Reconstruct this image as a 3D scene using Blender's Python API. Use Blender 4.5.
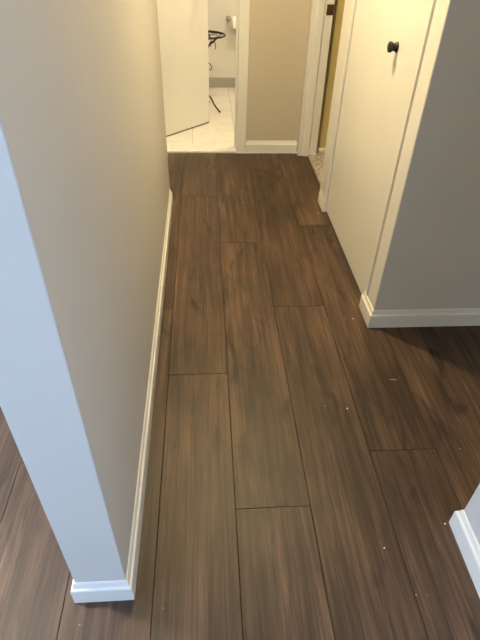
import bpy, bmesh, math, random
from mathutils import Matrix, Vector

# ------------------------------------------------------------------ clear
for o in list(bpy.data.objects):
    bpy.data.objects.remove(o)
S = bpy.context.scene
C = S.collection
random.seed(7)

# ------------------------------------------------------------------ camera
H = 1.36
YAW, PITCH, ROLL, FPX = math.radians(4.605), math.radians(39.224), math.radians(-1.775), 497.06
fw = Vector((math.sin(YAW) * math.cos(PITCH), math.cos(YAW) * math.cos(PITCH), -math.sin(PITCH)))
rt = Vector((math.cos(YAW), -math.sin(YAW), 0))
dn = fw.cross(rt)
r2 = math.cos(ROLL) * rt + math.sin(ROLL) * dn
d2 = -math.sin(ROLL) * rt + math.cos(ROLL) * dn
cam_data = bpy.data.cameras.new('camera')
cam_data.sensor_fit = 'VERTICAL'
cam_data.sensor_height = 32.0
cam_data.lens = FPX / 640 * 32.0
cam_data.clip_start = 0.02
cam = bpy.data.objects.new('camera', cam_data)
C.objects.link(cam)
m = Matrix((r2, -d2, -fw)).transposed().to_4x4()
m.translation = Vector((0, 0, H))
cam.matrix_world = m
S.camera = cam

# ------------------------------------------------------------------ world, daylight, exposure
S.view_settings.view_transform = 'Standard'
S.view_settings.look = 'None'
S.view_settings.gamma = 1
S.view_settings.use_curve_mapping = False
S.view_settings.exposure = 0.0

HALL_LAMP = 1780.0
BATH_LAMP = 140.0
WARM = (1.0, 0.79, 0.43)
BATH_WARM = (1.0, 0.84, 0.56)
DAY = (0.44, 0.66, 1.0)
KITCHEN_FILL = 52.0
LIVING_FILL = 500.0

world = bpy.data.worlds.new('sky')
S.world = world
world.use_nodes = True
wn = world.node_tree
bgn = wn.nodes['Background']
bgn.inputs['Color'].default_value = (0.62, 0.78, 1.0, 1)
bgn.inputs['Strength'].default_value = 3.0


def daylight(name, loc, rot, sx, sy, power, col=DAY):
    l = bpy.data.lights.new(name, 'AREA')
    l.shape = 'RECTANGLE'
    l.size, l.size_y = sx, sy
    l.energy = power
    l.color = col
    o = bpy.data.objects.new(name, l)
    o.location = loc
    o.rotation_euler = rot
    C.objects.link(o)


# daylight through the left living room window, then fill added at a second one
daylight('window_daylight', (-3.22, -1.35, 1.30), (math.radians(90), 0, math.radians(-90)), 1.5, 1.5, 200)
daylight('window_daylight', (-3.22, 1.35, 1.30), (math.radians(90), 0, math.radians(-90)), 1.6, 1.5, 100)


# ------------------------------------------------------------------ materials
def newmat(name):
    mt = bpy.data.materials.new(name)
    mt.use_nodes = True
    n = mt.node_tree
    return mt, n, n.nodes['Principled BSDF']


def paint(name, col, rough=0.55, bump=0.06, scale=260.0, spec=0.4):
    mt, n, b = newmat(name)
    tc = n.nodes.new('ShaderNodeNewGeometry')
    ns = n.nodes.new('ShaderNodeTexNoise')
    ns.inputs['Scale'].default_value = scale
    ns.inputs['Detail'].default_value = 3
    n.links.new(tc.outputs['Position'], ns.inputs['Vector'])
    big = n.nodes.new('ShaderNodeTexNoise')
    big.inputs['Scale'].default_value = 3.0
    big.inputs['Detail'].default_value = 4
    n.links.new(tc.outputs['Position'], big.inputs['Vector'])
    rp = n.nodes.new('ShaderNodeMapRange')
    rp.inputs['To Min'].default_value = 0.955
    rp.inputs['To Max'].default_value = 1.03
    n.links.new(big.outputs['Fac'], rp.inputs['Value'])
    mx = n.nodes.new('ShaderNodeMix')
    mx.data_type = 'RGBA'
    mx.blend_type = 'MULTIPLY'
    mx.inputs['Factor'].default_value = 1
    mx.inputs['A'].default_value = (*col, 1)
    n.links.new(rp.outputs['Result'], mx.inputs['B'])
    n.links.new(mx.outputs['Result'], b.inputs['Base Color'])
    b.inputs['Roughness'].default_value = rough
    b.inputs['Specular IOR Level'].default_value = spec
    bp = n.nodes.new('ShaderNodeBump')
    bp.inputs['Strength'].default_value = bump
    bp.inputs['Distance'].default_value = 0.002
    n.links.new(ns.outputs['Fac'], bp.inputs['Height'])
    n.links.new(bp.outputs['Normal'], b.inputs['Normal'])
    return mt


M = {}
M['wall'] = paint('greige_wall_paint', (0.62, 0.60, 0.57), 0.5, 0.16, 140)
M['endwall'] = paint('cream_end_wall_paint', (0.56, 0.505, 0.405), 0.5, 0.12, 140)
M['trim'] = paint('white_trim_paint', (0.78, 0.77, 0.74), 0.32, 0.03, 60, 0.5)
M['door'] = paint('white_door_paint', (0.76, 0.75, 0.71), 0.38, 0.05, 90, 0.5)
M['bathwall'] = paint('bathroom_wall_paint', (0.70, 0.69, 0.67), 0.5, 0.1, 140)
M['yellow'] = paint('yellow_wall_paint', (0.56, 0.45, 0.19), 0.55, 0.1, 140)
M['ceiling'] = paint('ceiling_paint', (0.75, 0.75, 0.74), 0.8, 0.2, 90, 0.2)
M['greytile'] = paint('grey_base_tile', (0.36, 0.35, 0.33), 0.3, 0.04, 60)
M['paper'] = paint('toilet_paper', (0.85, 0.84, 0.82), 0.9, 0.1, 200, 0.1)
M['subfloor'] = paint('dark_joint', (0.012, 0.009, 0.007), 0.9, 0.1, 100, 0.1)
M['grout'] = paint('tile_grout', (0.45, 0.43, 0.40), 0.9, 0.1, 200, 0.1)
M['crumb'] = paint('crumb', (0.80, 0.74, 0.62), 0.8, 0.1, 300, 0.2)
M['crumb_dark'] = paint('tan_crumb', (0.42, 0.30, 0.18), 0.8, 0.1, 300, 0.2)


def metal(name, col, rough, metallic=1.0):
    mt, n, b = newmat(name)
    b.inputs['Base Color'].default_value = (*col, 1)
    b.inputs['Metallic'].default_value = metallic
    ns = n.nodes.new('ShaderNodeTexNoise')
    ns.inputs['Scale'].default_value = 80
    rp = n.nodes.new('ShaderNodeMapRange')
    rp.inputs['To Min'].default_value = rough * 0.8
    rp.inputs['To Max'].default_value = rough * 1.25
    n.links.new(ns.outputs['Fac'], rp.inputs['Value'])
    n.links.new(rp.outputs['Result'], b.inputs['Roughness'])
    return mt


M['black'] = metal('matte_black_metal', (0.012, 0.012, 0.013), 0.35, 0.3)
M['iron'] = metal('wrought_iron', (0.02, 0.016, 0.014), 0.5, 0.4)
M['bronze'] = metal('brown_bronze', (0.11, 0.055, 0.025), 0.5, 0.6)
M['nickel'] = metal('satin_nickel', (0.52, 0.51, 0.48), 0.3)


def wood_mat():
    mt, n, b = newmat('dark_walnut_plank')
    L = n.links.new
    geo = n.nodes.new('ShaderNodeNewGeometry')
    inf = n.nodes.new('ShaderNodeObjectInfo')
    off = n.nodes.new('ShaderNodeVectorMath')
    off.operation = 'MULTIPLY_ADD'
    cmb = n.nodes.new('ShaderNodeCombineXYZ')
    for k in 'XYZ':
        L(inf.outputs['Random'], cmb.inputs[k])
    L(cmb.outputs[0], off.inputs[0])
    off.inputs[1].default_value = (13.0, 37.0, 21.0)
    L(geo.outputs['Position'], off.inputs[2])

    def mapped(sx, sy, sz=1.0):
        mp = n.nodes.new('ShaderNodeMapping')
        mp.inputs['Scale'].default_value = (sx, sy, sz)
        L(off.outputs[0], mp.inputs['Vector'])
        return mp.outputs[0]

    def noise(vec, scale, detail, rough=0.55, dist=0.0):
        t = n.nodes.new('ShaderNodeTexNoise')
        t.inputs['Scale'].default_value = scale
        t.inputs['Detail'].default_value = detail
        t.inputs['Roughness'].default_value = rough
        t.inputs['Distortion'].default_value = dist
        L(vec, t.inputs['Vector'])
        return t.outputs['Fac']

    streak = noise(mapped(38, 1.5), 1.0, 7, 0.64, 0.8)      # broad streaks along the board
    fine = noise(mapped(180, 4.5), 1.0, 4, 0.62, 0.5)          # fine grain lines
    blotch = noise(mapped(5.5, 2.2), 1.0, 3, 0.5, 0.4)      # smoky patches
    knots = noise(mapped(11, 3.5), 1.0, 2, 0.5, 1.2)

    def ramp(fac, stops):
        r = n.nodes.new('ShaderNodeValToRGB')
        e = r.color_ramp.elements
        e[0].position, e[0].color = stops[0][0], (*stops[0][1], 1)
        e[1].position, e[1].color = stops[-1][0], (*stops[-1][1], 1)
        for p, c in stops[1:-1]:
            q = e.new(p)
            q.color = (*c, 1)
        L(fac, r.inputs['Fac'])
        return r.outputs['Color']

    base = ramp(streak, [(0.26, (0.026, 0.0142, 0.0084)), (0.45, (0.055, 0.0315, 0.0186)),
                         (0.60, (0.084, 0.0495, 0.0300)), (0.76, (0.150, 0.087, 0.051))])

    def mul(a, f, lo, hi, p0=0.3, p1=0.7):
        mr = n.nodes.new('ShaderNodeMapRange')
        mr.inputs['From Min'].default_value = p0
        mr.inputs['From Max'].default_value = p1
        mr.inputs['To Min'].default_value = lo
        mr.inputs['To Max'].default_value = hi
        L(f, mr.inputs['Value'])
        mx = n.nodes.new('ShaderNodeMix')
        mx.data_type = 'RGBA'
        mx.blend_type = 'MULTIPLY'
        mx.inputs['Factor'].default_value = 1
        L(a, mx.inputs['A'])
        L(mr.outputs['Result'], mx.inputs['B'])
        return mx.outputs['Result']

    c = mul(base, fine, 0.60, 1.34)
    c = mul(c, blotch, 0.60, 1.42)
    c = mul(c, knots, 0.42, 1.06, 0.25, 0.42)
    c = mul(c, inf.outputs['Random'], 0.86, 1.14, 0.0, 1.0)
    L(c, b.inputs['Base Color'])
    mr = n.nodes.new('ShaderNodeMapRange')
    mr.inputs['To Min'].default_value = 0.44
    mr.inputs['To Max'].default_value = 0.56
    L(blotch, mr.inputs['Value'])
    L(mr.outputs['Result'], b.inputs['Roughness'])
    b.inputs['Specular IOR Level'].default_value = 0.38
    bp = n.nodes.new('ShaderNodeBump')
    bp.inputs['Strength'].default_value = 0.22
    bp.inputs['Distance'].default_value = 0.0012
    L(fine, bp.inputs['Height'])
    L(bp.outputs['Normal'], b.inputs['Normal'])
    return mt


M['wood'] = wood_mat()


def stone_mat(name, c0, c1, rough, scale):
    mt, n, b = newmat(name)
    geo = n.nodes.new('ShaderNodeNewGeometry')
    inf = n.nodes.new('ShaderNodeObjectInfo')
    add = n.nodes.new('ShaderNodeVectorMath')
    add.operation = 'ADD'
    n.links.new(geo.outputs['Position'], add.inputs[0])
    n.links.new(inf.outputs['Random'], add.inputs[1])
    ns = n.nodes.new('ShaderNodeTexNoise')
    ns.inputs['Scale'].default_value = scale
    ns.inputs['Detail'].default_value = 6
    ns.inputs['Distortion'].default_value = 1.2
    n.links.new(add.outputs[0], ns.inputs['Vector'])
    r = n.nodes.new('ShaderNodeValToRGB')
    r.color_ramp.elements[0].position = 0.3
    r.color_ramp.elements[0].color = (*c0, 1)
    r.color_ramp.elements[1].position = 0.7
    r.color_ramp.elements[1].color = (*c1, 1)
    n.links.new(ns.outputs['Fac'], r.inputs['Fac'])
    n.links.new(r.outputs['Color'], b.inputs['Base Color'])
    b.inputs['Roughness'].default_value = rough
    return mt


M['tile'] = stone_mat('cream_floor_tile', (0.62, 0.59, 0.54), (0.72, 0.69, 0.64), 0.35, 6)
M['marble'] = stone_mat('marble_sill', (0.66, 0.64, 0.60), (0.80, 0.78, 0.75), 0.25, 9)


def carpet_mat():
    mt, n, b = newmat('speckled_carpet')
    geo = n.nodes.new('ShaderNodeNewGeometry')
    v = n.nodes.new('ShaderNodeTexVoronoi')
    v.inputs['Scale'].default_value = 120
    n.links.new(geo.outputs['Position'], v.inputs['Vector'])
    r = n.nodes.new('ShaderNodeValToRGB')
    e = r.color_ramp.elements
    e[0].position, e[0].color = 0.15, (0.24, 0.21, 0.17, 1)
    e[1].position, e[1].color = 0.8, (0.56, 0.50, 0.42, 1)
    n.links.new(v.outputs['Color'], r.inputs['Fac'])
    n.links.new(r.outputs['Color'], b.inputs['Base Color'])
    b.inputs['Roughness'].default_value = 0.95
    b.inputs['Specular IOR Level'].default_value = 0.1
    return mt


M['carpet'] = carpet_mat()


def lamp_mat(name, col, strength):
    mt, n, b = newmat(name)
    b.inputs['Base Color'].default_value = (0.9, 0.9, 0.88, 1)
    b.inputs['Emission Color'].default_value = (*col, 1)
    b.inputs['Emission Strength'].default_value = strength
    return mt


def glass_mat():
    mt, n, b = newmat('window_glass')
    out = n.nodes['Material Output']
    tr = n.nodes.new('ShaderNodeBsdfTransparent')
    gl = n.nodes.new('ShaderNodeBsdfGlossy')
    gl.inputs['Roughness'].default_value = 0.02
    mx = n.nodes.new('ShaderNodeMixShader')
    mx.inputs[0].default_value = 0.06
    n.links.new(tr.outputs[0], mx.inputs[1])
    n.links.new(gl.outputs[0], mx.inputs[2])
    n.links.new(mx.outputs[0], out.inputs['Surface'])
    return mt


M['glass'] = glass_mat()


# ------------------------------------------------------------------ mesh helpers
def add_box(bm, x0, x1, y0, y1, z0, z1):
    v = [bm.verts.new((x, y, z)) for z in (z0, z1) for y in (y0, y1) for x in (x0, x1)]
    for f in ((0, 2, 3, 1), (4, 5, 7, 6), (0, 1, 5, 4), (2, 6, 7, 3), (0, 4, 6, 2), (1, 3, 7, 5)):
        bm.faces.new([v[i] for i in f])


def finish(bm, name, mat, parent=None, smooth=False, bevel=0.0):
    bmesh.ops.recalc_face_normals(bm, faces=bm.faces)
    me = bpy.data.meshes.new(name)
    bm.to_mesh(me)
    bm.free()
    me.materials.append(mat)
    if smooth:
        for p in me.polygons:
            p.use_smooth = True
    o = bpy.data.objects.new(name, me)
    C.objects.link(o)
    if parent:
        o.parent = parent
    if bevel:
        b = o.modifiers.new('bevel', 'BEVEL')
        b.width = bevel
        b.segments = 2
        b.limit_method = 'ANGLE'
    return o


def boxes(name, mat, lst, parent=None, bevel=0.0):
    bm = bmesh.new()
    for b in lst:
        add_box(bm, *b)
    return finish(bm, name, mat, parent, False, bevel)


def tag(o, label, cat, kind=None, group=None):
    o['label'] = label
    o['category'] = cat
    if kind:
        o['kind'] = kind
    if group:
        o['group'] = group
    return o


def empty(name, loc, rz=0.0):
    o = bpy.data.objects.new(name, None)
    o.location = loc
    o.rotation_euler = (0, 0, rz)
    o.empty_display_size = 0.05
    C.objects.link(o)
    return o


def lathe(bm, prof, seg=24, mat=None):
    """revolve (radius, height) pairs about local Z; mat places the result"""
    mat = mat or Matrix()
    rings = []
    for r, z in prof:
        if r < 1e-6:
            rings.append([bm.verts.new(mat @ Vector((0, 0, z)))])
        else:
            rings.append([bm.verts.new(mat @ Vector((r * math.cos(2 * math.pi * k / seg), r * math.sin(2 * math.pi * k / seg), z))) for k in range(seg)])
    for a, b in zip(rings, rings[1:]):
        for k in range(seg):
            q = (k + 1) % seg
            vs = [a[k % len(a)], a[q % len(a)], b[q % len(b)], b[k % len(b)]]
            u = []
            for w in vs:
                if w not in u:
                    u.append(w)
            if len(u) > 2:
                bm.faces.new(u)


def tube(bm, pts, r, seg=8, closed=False):
    pts = [Vector(p) for p in pts]
    n = len(pts)
    rings = []
    up = Vector((0.13, 0.21, 0.97))
    for i, p in enumerate(pts):
        a = pts[i - 1] if (i or closed) else p
        b = pts[(i + 1) % n] if (i < n - 1 or closed) else p
        t = (b - a).normalized()
        u = t.cross(up)
        if u.length < 1e-3:
            u = t.cross(Vector((1, 0, 0)))
        u.normalize()
        w = t.cross(u)
        rings.append([bm.verts.new(p + r * (math.cos(2 * math.pi * k / seg) * u + math.sin(2 * math.pi * k / seg) * w)) for k in range(seg)])
    pairs = list(zip(rings, rings[1:]))
    if closed:
        pairs.append((rings[-1], rings[0]))
    for a, b in pairs:
        for k in range(seg):
            bm.faces.new((a[k], a[(k + 1) % seg], b[(k + 1) % seg], b[k]))
    if not closed:
        bm.faces.new(rings[0])
        bm.faces.new(rings[-1])


BASE_PROFILE = [(0.0, 0.0), (0.0125, 0.0), (0.0125, 0.060), (0.0112, 0.064), (0.0070, 0.068), (0.0052, 0.074), (0.0040, 0.081), (0.0018, 0.086), (0.0, 0.087)]


def baseboard(name, path, side, label, prof=BASE_PROFILE, z=0.0):
    """sweep the profile along a plan polyline; side +1 puts it left of the travel direction"""
    bm = bmesh.new()
    P = [Vector(p) for p in path]
    rings = []
    for i, p in enumerate(P):
        ns = []
        for a, b in ((i - 1, i), (i, i + 1)):
            if a >= 0 and b < len(P):
                t = (P[b] - P[a]).normalized()
                ns.append(Vector((-t.y, t.x)) * side)
        nn = ns[0] if len(ns) == 1 else (ns[0] + ns[1]) / (1 + ns[0].dot(ns[1]))
        rings.append([bm.verts.new((p.x + nn.x * d, p.y + nn.y * d, z + h)) for d, h in prof])
    k = len(prof)
    for a, b in zip(rings, rings[1:]):
        for j in range(k):
            bm.faces.new((a[j], a[(j + 1) % k], b[(j + 1) % k], b[j]))
    bm.faces.new(rings[0])
    bm.faces.new(rings[-1])
    o = finish(bm, name, M['trim'])
    return tag(o, label, 'baseboard', 'structure')


ZC = 2.44
DH = 2.03

# ------------------------------------------------------------------ floor of separate planks
floor = boxes('floor', M['subfloor'], [(-3.0, 0.744, -3.4, 3.597, -0.04, -0.0052), (0.7442, 3.1, -3.4, 1.72, -0.04, -0.0052)])
tag(floor, 'dark brown wood plank floor running down the hallway', 'floor', 'structure')

edges = [-0.157, 0.067, 0.2905, 0.5195, 0.744]
PW = 0.2236
e0 = [-0.157 - PW * k for k in range(12, 0, -1)]
e1 = [0.744 + PW * k for k in range(1, 11)]
edges = e0 + edges + e1
first = 12                                   # index of the column that starts at x = -0.157
ends = {-2: 0.97, -1: 1.748, 0: 1.341, 1: 0.781, 2: 1.752, 3: 0.966, 4: 0.40, 5: 1.10}
PL = 1.534
plank_mesh = {}


def plank(x0, x1, y0, y1):
    g = 0.0007
    w, l = x1 - x0 - 2 * g, y1 - y0 - 2 * g
    key = (round(w, 4), round(l, 4))
    if key not in plank_mesh:
        bm = bmesh.new()
        c = 0.0008
        lo = [bm.verts.new((sx * w / 2, sy * l / 2, -0.005)) for sx, sy in ((-1, -1), (1, -1), (1, 1), (-1, 1))]
        mi = [bm.verts.new((sx * w / 2, sy * l / 2, -c)) for sx, sy in ((-1, -1), (1, -1), (1, 1), (-1, 1))]
        hi = [bm.verts.new((sx * (w / 2 - c), sy * (l / 2 - c), 0)) for sx, sy in ((-1, -1), (1, -1), (1, 1), (-1, 1))]
        bm.faces.new(hi)
        for a, b in ((lo, mi), (mi, hi)):
            for k in range(4):
                bm.faces.new((a[k], a[(k + 1) % 4], b[(k + 1) % 4], b[k]))
        bmesh.ops.recalc_face_normals(bm, faces=bm.faces)
        me = bpy.data.meshes.new('plank')
        bm.to_mesh(me)
        bm.free()
        me.materials.append(M['wood'])
        plank_mesh[key] = me
    o = bpy.data.objects.new('plank', plank_mesh[key])
    o.location = ((x0 + x1) / 2, (y0 + y1) / 2, 0)
    C.objects.link(o)
    o.parent = floor


for i in range(len(edges) - 1):
    col = i - first
    x0, x1 = edges[i], edges[i + 1]
    e = ends.get(col, (col * 0.618 * PL) % PL)
    # clip the columns where walls end the wooden floor
    top = 3.597 if x0 < 0.74 else 1.72
    if x1 < -1.7:
        top = 2.0
    if x0 < -2.0 or x0 > 1.75:
        bot = -1.0 if x0 > 1.75 else -1.6
    else:
        bot = -2.4
    y = e
    while y > bot:
        y -= PL
    while y < top:
        a, b_ = y, min(y + PL, top)
        if b_ - a > 0.03:
            plank(x0, x1, a, b_)
        y += PL

# bathroom floor tiles
bfl = tag(boxes('floor_bathroom', M['grout'], [(-1.5, 1.2, 3.735, 5.35, -0.04, 0.004)]), 'cream square tile floor inside the bright bathroom', 'floor', 'structure')
tb = bmesh.new()
TW, TL = 0.335, 0.465
g = 0.0022
lo = [tb.verts.new((sx * (TW / 2 - g), sy * (TL / 2 - g), 0)) for sx, sy in ((-1, -1), (1, -1), (1, 1), (-1, 1))]
hi = [tb.verts.new((sx * (TW / 2 - g - 0.001), sy * (TL / 2 - g - 0.001), 0.004)) for sx, sy in ((-1, -1), (1, -1), (1, 1), (-1, 1))]
tb.faces.new(hi)
for k in range(4):
    tb.faces.new((lo[k], lo[(k + 1) % 4], hi[(k + 1) % 4], hi[k]))
bmesh.ops.recalc_face_normals(tb, faces=tb.faces)
tile_me = bpy.data.meshes.new('tile')
tb.to_mesh(tile_me)
tb.free()
tile_me.materials.append(M['tile'])
for ix in range(-2, 4):
    for iy in range(0, 3):
        yc = 4.12 + TL * (iy + 0.5)
        o = bpy.data.objects.new('tile', tile_me)
        o.location = (-0.10 + TW * (ix - 0.5), yc, 0.004)
        C.objects.link(o)
        o.parent = bfl
    # cut row next to the sill
    bm = bmesh.new()
    add_box(bm, -0.10 + TW * (ix - 1) + g, -0.10 + TW * ix - g, 3.737, 4.12 - g, 0.004, 0.008)
    finish(bm, 'tile', M['tile'], bfl)

# speckled carpet of the side room
bm = bmesh.new()
nx, ny = 44, 88
grid = [[bm.verts.new((0.746 + (1.30 - 0.746) * i / nx, 2.80 + (3.60 - 2.80) * j / ny, 0.004 + random.uniform(0, 0.008))) for j in range(ny + 1)] for i in range(nx + 1)]
for i in range(nx):
    for j in range(ny):
        bm.faces.new((grid[i][j], grid[i + 1][j], grid[i + 1][j + 1], grid[i][j + 1]))
add_box(bm, 1.30, 3.0, 2.80, 3.60, -0.03, 0.008)
add_box(bm, 0.746, 1.30, 2.80, 3.60, -0.03, 0.0035)
tag(finish(bm, 'floor_carpet', M['carpet']), 'speckled tan and grey carpet beyond the side doorway', 'carpet', 'structure')

# ------------------------------------------------------------------ walls
tag(boxes('wall_left', M['wall'], [(-0.3404, -0.2160, 0.556, 2.79, 0, ZC), (-3.0, -0.3404, 2.67, 2.79, 0, ZC)], bevel=0.002),
    'greige partition wall along the left side of the hall with a bluish narrow end', 'wall', 'structure')
tag(boxes('wall_back', M['endwall'], [(-1.72, -0.54, 3.609, 3.73, 0, ZC), (0.245, 0.80, 3.609, 3.73, 0, ZC), (-0.54, 0.245, 3.609, 3.73, DH + 0.02, ZC)]),
    'beige end wall between the bathroom doorway and the side doorway', 'wall', 'structure')
tag(boxes('wall_side_room', M['yellow'], [(0.80, 3.0, 3.609, 3.73, 0, ZC)]),
    'mustard yellow wall glimpsed through the side doorway', 'wall', 'structure')
tag(boxes('wall_right', M['wall'], [(0.702, 0.81, 2.657, 2.818, 0, ZC), (0.702, 0.81, 2.818, 3.56, DH + 0.02, ZC),
                                    (0.702, 0.81, 1.72, 2.657, DH + 0.02, ZC), (0.702, 0.80, 3.562, 3.609, 0, ZC)]),
    'painted wall above and between the doorways on the right side', 'wall', 'structure')
tag(boxes('wall_closet', M['wall'], [(0.7021, 3.0, 1.602, 1.718, 0, ZC), (0.6915, 0.7021, 1.602, 1.605, 0, ZC), (0.811, 3.0, 2.657, 2.778, 0, ZC)]),
    'grey wall facing the camera beside the white closet door', 'wall', 'structure')
tag(boxes('wall_near_right', M['wall'], [(0.699, 0.825, -3.4, 0.698, 0, ZC)], bevel=0.002),
    'pale bluish wall end at the lower right corner of the picture', 'wall', 'structure')
tag(boxes('wall_passage', M['wall'], [(-1.72, -1.6, 2.79, 3.609, 0, ZC)]), 'end wall of the short passage behind the left partition', 'wall', 'structure')
# rear shell with the living room window
tag(boxes('wall_front', M['wall'], [(-3.12, 3.12, -3.52, -3.4, 0, ZC)]), 'living room wall behind the camera', 'wall', 'structure')
tag(boxes('wall_living', M['wall'], [(-3.12, -3.0, -3.4, -2.10, 0, ZC), (-3.12, -3.0, -0.60, 0.55, 0, ZC), (-3.12, -3.0, 2.15, 2.79, 0, ZC)] + [(-3.12, -3.0, y0, y1, z0, z1) for y0, y1 in ((-2.10, -0.60), (0.55, 2.15)) for z0, z1 in ((0, 0.55), (2.05, ZC))]),
    'living room wall far to the left with a window and an added second one', 'wall', 'structure')
tag(boxes('wall_kitchen', M['wall'], [(3.0, 3.12, -3.4, 3.73, 0, ZC)]), 'outer wall far to the right', 'wall', 'structure')
tag(boxes('wall_bathroom', M['bathwall'], [(-1.62, 1.32, 5.35, 5.47, 0, ZC), (-1.62, -1.5, 3.73, 5.35, 0, ZC), (1.2, 1.32, 3.73, 5.35, 0, ZC)]),
    'pale bathroom wall behind the black wire table', 'wall', 'structure')
tag(boxes('ceiling', M['ceiling'], [(-3.12, 3.12, -3.52, 5.47, ZC, ZC + 0.08)]), 'flat white ceiling over the hallway and rooms', 'ceiling', 'structure')

# windows
def window(name, loc, rz, w, z0, z1, label):
    r = empty(name, loc, rz)
    tag(r, label, 'window', 'structure')
    t = 0.05
    boxes('frame', M['trim'], [(-w / 2, w / 2, -0.05, 0.05, z0, z0 + t), (-w / 2, w / 2, -0.05, 0.05, z1 - t, z1), (-w / 2, -w / 2 + t, -0.05, 0.05, z0 + t, z1 - t), (w / 2 - t, w / 2, -0.05, 0.05, z0 + t, z1 - t)], r)
    boxes('mullion', M['trim'], [(-0.025, 0.025, -0.04, 0.04, z0 + t, z1 - t)], r)
    for s in (-1, 1):
        a, b = sorted((s * 0.025, s * (w / 2 - t)))
        boxes('pane', M['glass'], [(a, b, -0.003, 0.003, z0 + t, z1 - t)], r)


window('window_1', (-3.06, -1.35, 0), math.pi / 2, 1.5, 0.55, 2.05, 'two pane window in the left living room wall, nearer the camera')
window('fill_window', (-3.06, 1.35, 0), math.pi / 2, 1.6, 0.55, 2.05, 'unseen two pane window added in the left living room wall to brighten the floor')  # added opening, lets extra light onto the floor left of the partition

# ------------------------------------------------------------------ baseboards
baseboard('baseboard_left', [(-1.6, 2.79), (-0.2160, 2.79), (-0.2160, 0.556), (-0.3404, 0.556), (-0.3404, 2.67), (-2.5, 2.67)], 1,
          'white moulded baseboard wrapping the left partition wall')
baseboard('baseboard_back', [(0.2925, 3.609), (0.667, 3.609)], -1, 'cream baseboard along the end wall between the two door casings')
baseboard('baseboard_right', [(2.9, 1.602), (0.69, 1.602), (0.69, 1.742)], 1, 'baseboard of the grey wall turning the corner by the closet door')
baseboard('baseboard_doorway', [(0.69, 2.659), (0.69, 2.80)], 1, 'short baseboard block between closet door and side doorway', [(d * 0.45, h * 0.95) for d, h in BASE_PROFILE])
baseboard('baseboard_near_right', [(0.699, -3.3), (0.699, 0.698), (0.825, 0.698), (0.825, -3.3)], 1, 'bluish white baseboard at the lower right corner of the picture')
baseboard('baseboard_side_room', [(0.83, 3.609), (2.9, 3.609)], -1, 'low white baseboard under the yellow wall', [(d, h * 0.42) for d, h in BASE_PROFILE])
tag(boxes('baseboard_bathroom', M['greytile'], [(-1.5 + 0.3 * k + 0.001, -1.5 + 0.3 * (k + 1) - 0.001, 5.338, 5.35, 0.009, 0.098) for k in range(9)], bevel=0.001),
    'grey tile baseboard at the foot of the bathroom wall', 'baseboard', 'structure')

# ------------------------------------------------------------------ trims
def casing(name, lst, label, bevel=0.003):
    return tag(boxes(name, M['trim'], lst, bevel=bevel), label, 'trim', 'structure')


t1 = casing('trim_1', [(0.225, 0.2925, 3.594, 3.609, 0, DH + 0.07)], 'cream casing on the right side of the bathroom doorway')
boxes('jamb', M['trim'], [(0.225, 0.2449, 3.6095, 3.734, 0.0, DH + 0.02)], t1)
boxes('stop', M['trim'], [(0.213, 0.2249, 3.655, 3.69, 0.013, DH)], t1, 0.002)
boxes('bead', M['trim'], [(0.2810, 0.2925, 3.589, 3.5938, 0, DH + 0.07)], t1, 0.002)
t2 = casing('trim_2', [(-0.5875, -0.52, 3.594, 3.609, 0, DH + 0.07), (-0.52, 0.225, 3.594, 3.609, DH + 0.003, DH + 0.07)], 'casing on the left and top of the bathroom doorway')
boxes('jamb', M['trim'], [(-0.5399, -0.52, 3.6095, 3.734, 0.0, DH + 0.02), (-0.5199, 0.2249, 3.6095, 3.734, DH, DH + 0.0199)], t2)
t3 = casing('trim_3', [(0.670, 0.6899, 3.540, 3.597, 0, DH + 0.06)], 'cream casing and jamb on the far side of the side doorway')
boxes('jamb', M['trim'], [(0.690, 0.805, 3.543, 3.5615, 0, DH + 0.02)], t3, 0.001)
boxes('stop', M['trim'], [(0.706, 0.748, 3.531, 3.5428, 0, DH + 0.02)], t3, 0.0025)
sp = boxes('strike_plate', M['bronze'], [(0.762, 0.804, 3.5405, 3.5428, 0.888, 0.945)], t3, 0.0008)
sp['label'] = 'brown metal strike plate'
bm = bmesh.new()
for z in (0.897, 0.936):
    lathe(bm, [(0, 0.0016), (0.0035, 0.001), (0.004, 0)], 10, Matrix.Translation((0.783, 3.5405, z)) @ Matrix.Rotation(math.pi / 2, 4, 'X'))
finish(bm, 'screw', M['bronze'], sp)
casing('trim_4', [(0.690, 0.7019, 2.657, 2.818, 0, DH + 0.06), (0.7019, 0.806, 2.8182, 2.836, 0, DH + 0.02)], 'cream trim board between the closet door and the side doorway')
t5 = casing('trim_5', [(0.690, 0.702, 1.6052, 1.698, 0, DH + 0.06)], 'cream casing board at the wall corner beside the closet door', 0.002)
boxes('jamb', M['trim'], [(0.738, 0.81, 1.7185, 1.752, 0, DH)], t5)
casing('trim_6', [(0.690, 0.7019, 1.717, 2.657, DH + 0.003, DH + 0.06)], 'casing across the top of the closet door')
# marble threshold of the bathroom
tag(boxes('trim_7', M['marble'], [(-0.5195, 0.2245, 3.598, 3.734, -0.004, 0.013)], bevel=0.004), 'white marble threshold at the bathroom doorway', 'threshold', 'structure')

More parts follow.
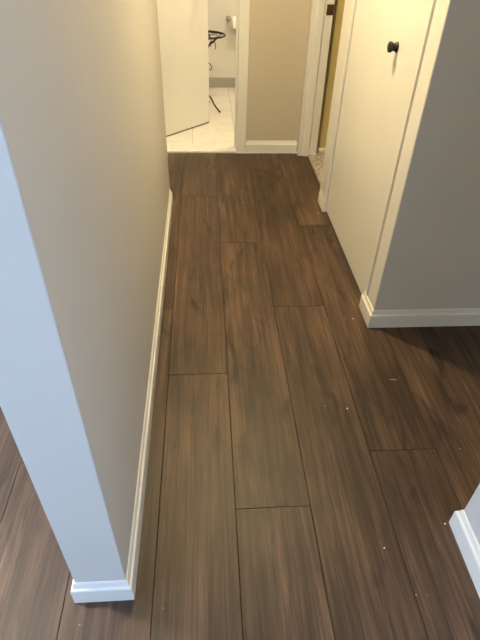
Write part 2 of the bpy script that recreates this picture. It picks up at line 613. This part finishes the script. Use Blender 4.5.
# ------------------------------------------------------------------ doors
d1 = empty('door_1', (0.705, 2.653, 0))
tag(d1, 'flat white closet door with a small black knob', 'door', 'structure')
boxes('slab', M['door'], [(0, 0.035, -0.897, 0, 0.014, DH)], d1, 0.0015)
bm = bmesh.new()
mk = Matrix.Translation((0, 1.995 - 2.653, 0.998)) @ Matrix.Rotation(-math.pi / 2, 4, 'Y')
lathe(bm, [(0, 0.0), (0.0150, 0.0), (0.0150, 0.004), (0.0118, 0.008), (0.0112, 0.013), (0.0135, 0.0165), (0.0158, 0.0195), (0.0162, 0.0245), (0.0150, 0.0275), (0.0125, 0.029), (0, 0.0295)], 28, mk @ Matrix.Scale(1.15, 4))
k1 = finish(bm, 'knob', M['black'], d1, True)
k1['label'] = 'small round black knob'
k1.data.set_sharp_from_angle(angle=math.radians(35))

A = math.radians(45.7)
d2 = empty('door_2', (-0.505, 3.695, 0), A)
tag(d2, 'plain cream bathroom door standing half open', 'door', 'structure')
boxes('slab', M['door'], [(0, 0.776, 0, 0.035, 0.018, DH)], d2, 0.0015)
boxes('bottom_strip', M['black'], [(0.004, 0.772, 0.003, 0.032, 0.0095, 0.018)], d2)  # thin black strip added to darken the line under the door
for sgn, y in ((1, 0.0), (-1, 0.035)):
    bm = bmesh.new()
    mk = Matrix.Translation((0.695, y, 0.955)) @ Matrix.Rotation(sgn * math.pi / 2, 4, 'X')
    lathe(bm, [(0, 0), (0.032, 0), (0.032, 0.004), (0.026, 0.008), (0.011, 0.012), (0.010, 0.030), (0.020, 0.036), (0.0265, 0.046), (0.027, 0.055), (0.022, 0.064), (0.012, 0.067), (0, 0.068)], 28, mk)
    finish(bm, 'knob', M['nickel'], d2, True)
for z in (0.28, 1.05, 1.80):
    bm = bmesh.new()
    lathe(bm, [(0, -0.045), (0.006, -0.045), (0.006, 0.045), (0, 0.045)], 12, Matrix.Translation((-0.004, -0.004, z)))
    finish(bm, 'hinge', M['nickel'], d2, True)

# ------------------------------------------------------------------ black wire table in the bathroom
TX, TY, TZ, TR = 0.005, 4.62, 0.008, 0.172
tbl = empty('wire_table', (TX, TY, TZ))
tag(tbl, 'black wrought iron table with a round wire top behind the bathroom door', 'table')
TH = 0.583


def circle(r, z, n=48):
    return [(r * math.cos(2 * math.pi * k / n), r * math.sin(2 * math.pi * k / n), z) for k in range(n)]


bm = bmesh.new()
tube(bm, circle(TR, TH), 0.0062, 8, True)
tube(bm, circle(TR * 0.80, TH), 0.0032, 6, True)
top = finish(bm, 'top_ring', M['iron'], tbl, True)
bm = bmesh.new()
for k in range(6):                          # scroll wires of the top
    a = k * math.pi / 3 + 0.2
    pts = []
    for q in range(19):
        s = q / 18
        r = TR * (0.06 + 0.94 * s)
        b = a + 0.95 * math.sin(s * math.pi) + 0.25 * math.sin(2 * math.pi * s)
        pts.append((r * math.cos(b), r * math.sin(b), TH - 0.001))
    tube(bm, pts, 0.0034, 6)
tube(bm, circle(TR * 0.28, TH - 0.001, 24), 0.003, 6, True)
finish(bm, 'scroll', M['iron'], top, True)


def curve(keys, n=10):
    """smooth (Catmull-Rom) run through the key points"""
    out = []
    K = [keys[0]] + list(keys) + [keys[-1]]
    for i in range(1, len(K) - 2):
        for q in range(n):
            t = q / n
            p = [0.5 * (2 * K[i][j] + (K[i + 1][j] - K[i - 1][j]) * t + (2 * K[i - 1][j] - 5 * K[i][j] + 4 * K[i + 1][j] - K[i + 2][j]) * t * t + (-K[i - 1][j] + 3 * K[i][j] - 3 * K[i + 1][j] + K[i + 2][j]) * t ** 3) for j in range(len(keys[0]))]
            out.append(p)
    out.append(list(keys[-1]))
    return out


leg_keys = [(0.140, TH - 0.004), (0.108, 0.550), (0.050, 0.508), (0.014, 0.43), (0.006, 0.34), (0.008, 0.23), (0.026, 0.145), (0.075, 0.100), (0.112, 0.055), (0.175, 0.010)]
for k in range(3):
    a = math.radians(-43 + 120 * k)
    ca, sa = math.cos(a), math.sin(a)
    bm = bmesh.new()
    tube(bm, [(r * ca, r * sa, z) for r, z in curve(leg_keys)], 0.0075, 8)
    lg = finish(bm, 'leg', M['iron'], tbl, True)
    bm = bmesh.new()
    sc = []
    for q in range(26):                     # curled scroll brace near the top of the leg
        s = q / 25
        an = -0.6 + s * 4.6
        rr = 0.045 * (1 - 0.72 * s)
        sc.append(((0.085 + rr * math.cos(an)) * ca, (0.085 + rr * math.cos(an)) * sa, 0.520 + rr * math.sin(an)))
    tube(bm, sc, 0.0035, 6)
    finish(bm, 'scroll', M['iron'], lg, True)
    bm = bmesh.new()
    sc = []
    for q in range(26):                     # leaf curl at mid height
        s = q / 25
        an = 2.6 - s * 4.2
        rr = 0.040 * (1 - 0.7 * s)
        sc.append(((0.058 + rr * math.cos(an)) * ca, (0.058 + rr * math.cos(an)) * sa, 0.345 + rr * math.sin(an)))
    tube(bm, sc, 0.0035, 6)
    finish(bm, 'scroll', M['iron'], lg, True)
bm = bmesh.new()
tube(bm, circle(0.024, 0.38, 24), 0.004, 6, True)
finish(bm, 'brace_ring', M['iron'], tbl, True)
bm = bmesh.new()
tube(bm, circle(0.030, 0.150, 32), 0.004, 6, True)
finish(bm, 'brace_ring', M['iron'], tbl, True)

# ------------------------------------------------------------------ toilet paper on its holder
hold = empty('toilet_paper_holder', (0.235, 5.35, 0.605))
tag(hold, 'chrome post toilet paper holder on the bathroom wall', 'paper holder')
for x in (0.0, 0.165):
    bm = bmesh.new()
    lathe(bm, [(0, 0), (0.024, 0), (0.024, 0.006), (0.014, 0.012), (0.010, 0.03), (0.010, 0.055), (0.015, 0.062), (0.017, 0.072), (0.013, 0.082), (0, 0.085)], 20, Matrix.Translation((x, 0, 0)) @ Matrix.Rotation(math.pi / 2, 4, 'X'))
    finish(bm, 'post', M['nickel'], hold, True)
bm = bmesh.new()
lathe(bm, [(0, 0), (0.006, 0), (0.006, 0.145), (0, 0.145)], 14, Matrix.Translation((0.010, -0.066, 0)) @ Matrix.Rotation(math.pi / 2, 4, 'Y'))
finish(bm, 'rod', M['nickel'], hold, True)
roll = empty('toilet_paper_roll', (0.268, 5.284, 0.585))
tag(roll, 'white toilet paper roll hanging on the bathroom wall', 'paper roll')
bm = bmesh.new()
lathe(bm, [(0.019, 0), (0.048, 0), (0.050, 0.002), (0.050, 0.100), (0.048, 0.102), (0.019, 0.102), (0.019, 0)], 32, Matrix.Rotation(math.pi / 2, 4, 'Y'))
ro = finish(bm, 'paper', M['paper'], roll, True)
ro.data.set_sharp_from_angle(angle=math.radians(40))
boxes('hanging_sheet', M['paper'], [(0.002, 0.100, -0.0508, -0.0498, -0.042, 0.0)], roll)

# ------------------------------------------------------------------ ceiling lamps
def dome_lamp(loc, r, col, strength, label, deep=0.75):
    t = empty('ceiling_lamp', loc)
    tag(t, label, 'lamp')
    bm = bmesh.new()
    lathe(bm, [(0, 0), (r + 0.012, 0), (r + 0.014, -0.010), (r + 0.004, -0.024), (0, -0.024)], 32)
    finish(bm, 'base', M['nickel'], t, True)
    bm = bmesh.new()
    lathe(bm, [(r * math.cos(a), -0.025 - deep * r * math.sin(a)) for a in [k * math.pi / 16 for k in range(8)]] + [(0, -0.025 - deep * r)], 32)
    finish(bm, 'dome', lamp_mat('lit_glass', col, strength), t, True)


dome_lamp((0.06, 2.19, ZC), 0.055, WARM, HALL_LAMP, 'round frosted ceiling lamp over the hallway', 0.2)
dome_lamp((0.75, 4.20, ZC), 0.14, BATH_WARM, BATH_LAMP, 'round frosted ceiling lamp in the bathroom')

dome_lamp((-1.7, 1.1, ZC), 0.12, (1.0, 0.84, 0.62), LIVING_FILL, 'unseen dome light added on the living room ceiling to warm the floor')  # added fill dome out of view, warms the floor left of the partition
# unseen glowing globe added round the corner to brighten the grey wall
fill_root = empty('fill_globe', (1.9, -2.5, ZC))
tag(fill_root, 'unseen globe light added in the kitchen to brighten the grey wall', 'lamp')
bm = bmesh.new()
lathe(bm, [(0, 0), (0.05, 0), (0.05, -0.02), (0.004, -0.03), (0.004, -0.80), (0.03, -0.81), (0.03, -0.84), (0, -0.84)], 20)
finish(bm, 'cord', M['nickel'], fill_root, True)
bm = bmesh.new()
lathe(bm, [(0.12 * math.sin(a), -0.955 + 0.12 * math.cos(a)) for a in [k * math.pi / 16 for k in range(17)]], 28)
finish(bm, 'globe', lamp_mat('lit_globe', (1.0, 0.84, 0.42), KITCHEN_FILL), fill_root, True)

# ------------------------------------------------------------------ crumbs on the floor
crumbs = [
    (0.486, 1.147, 0.0042, 0, 'tiny white crumb alone in the middle of the right hand planks'),
    (0.409, 1.164, 0.0026, 1, 'faint tan crumb left of the lone white crumb'),
    (0.629, 1.652, 0.0042, 0, 'tiny white crumb by the closet baseboard corner'),
    (0.593, 1.655, 0.0030, 1, 'brown bit of grit left of the crumb by the closet corner'),
    (0.475, 0.644, 0.0030, 0, 'tiny white crumb on the plank left of the lower right wall'),
    (0.523, 0.518, 0.0020, 0, 'pale speck near the bottom right edge, left of its pair'),
    (0.552, 0.516, 0.0017, 1, 'pale speck near the bottom right edge, right of its pair'),
    (0.634, 0.648, 0.0018, 1, 'faint speck a hand width left of the lower right baseboard'),
    (0.673, 0.705, 0.0034, 0, 'bright white crumb touching the lower right baseboard corner'),
    (0.657, 2.640, 0.0052, 0, 'pale crumb at the foot of the block past the closet door'),
    (0.246, 3.500, 0.0050, 1, 'small crumb at the foot of the bathroom door casing'),
    (0.220, 2.783, 0.0042, 1, 'small tan speck in the middle of the far hallway'),
    (-0.331, 0.492, 0.0026, 1, 'tan crumb in front of the left partition end'),
    (-0.130, 0.520, 0.0018, 1, 'tiny tan speck right of the left partition end'),
    (0.824, 0.961, 0.0026, 1, 'faint reddish speck on the dark floor at the right edge'),
]
for x, y, r, k, lab in crumbs:
    bm = bmesh.new()
    bmesh.ops.create_icosphere(bm, subdivisions=1, radius=r * 0.85)
    for v in bm.verts:
        v.co *= random.uniform(0.7, 1.2)
        v.co.z *= 0.6
    zmin = min(v.co.z for v in bm.verts)
    for v in bm.verts:
        v.co.z -= zmin
    o = finish(bm, 'crumb', M['crumb_dark' if k else 'crumb'])
    o.location = (x, y, 0.0001)
    o.rotation_euler = (0, 0, random.uniform(0, 6))
    tag(o, lab, 'crumb', None, 'crumbs on the wood floor')
# a small splinter of wood
bm = bmesh.new()
tube(bm, [(-0.012, 0.002, 0.0018), (-0.004, 0.0, 0.0024), (0.004, 0.001, 0.0024), (0.012, -0.003, 0.0016)], 0.0014, 6)
o = finish(bm, 'splinter', M['crumb_dark'])
o.location = (0.695, 1.282, 0.0)
tag(o, 'thin pale splinter on the planks in front of the grey wall', 'splinter')
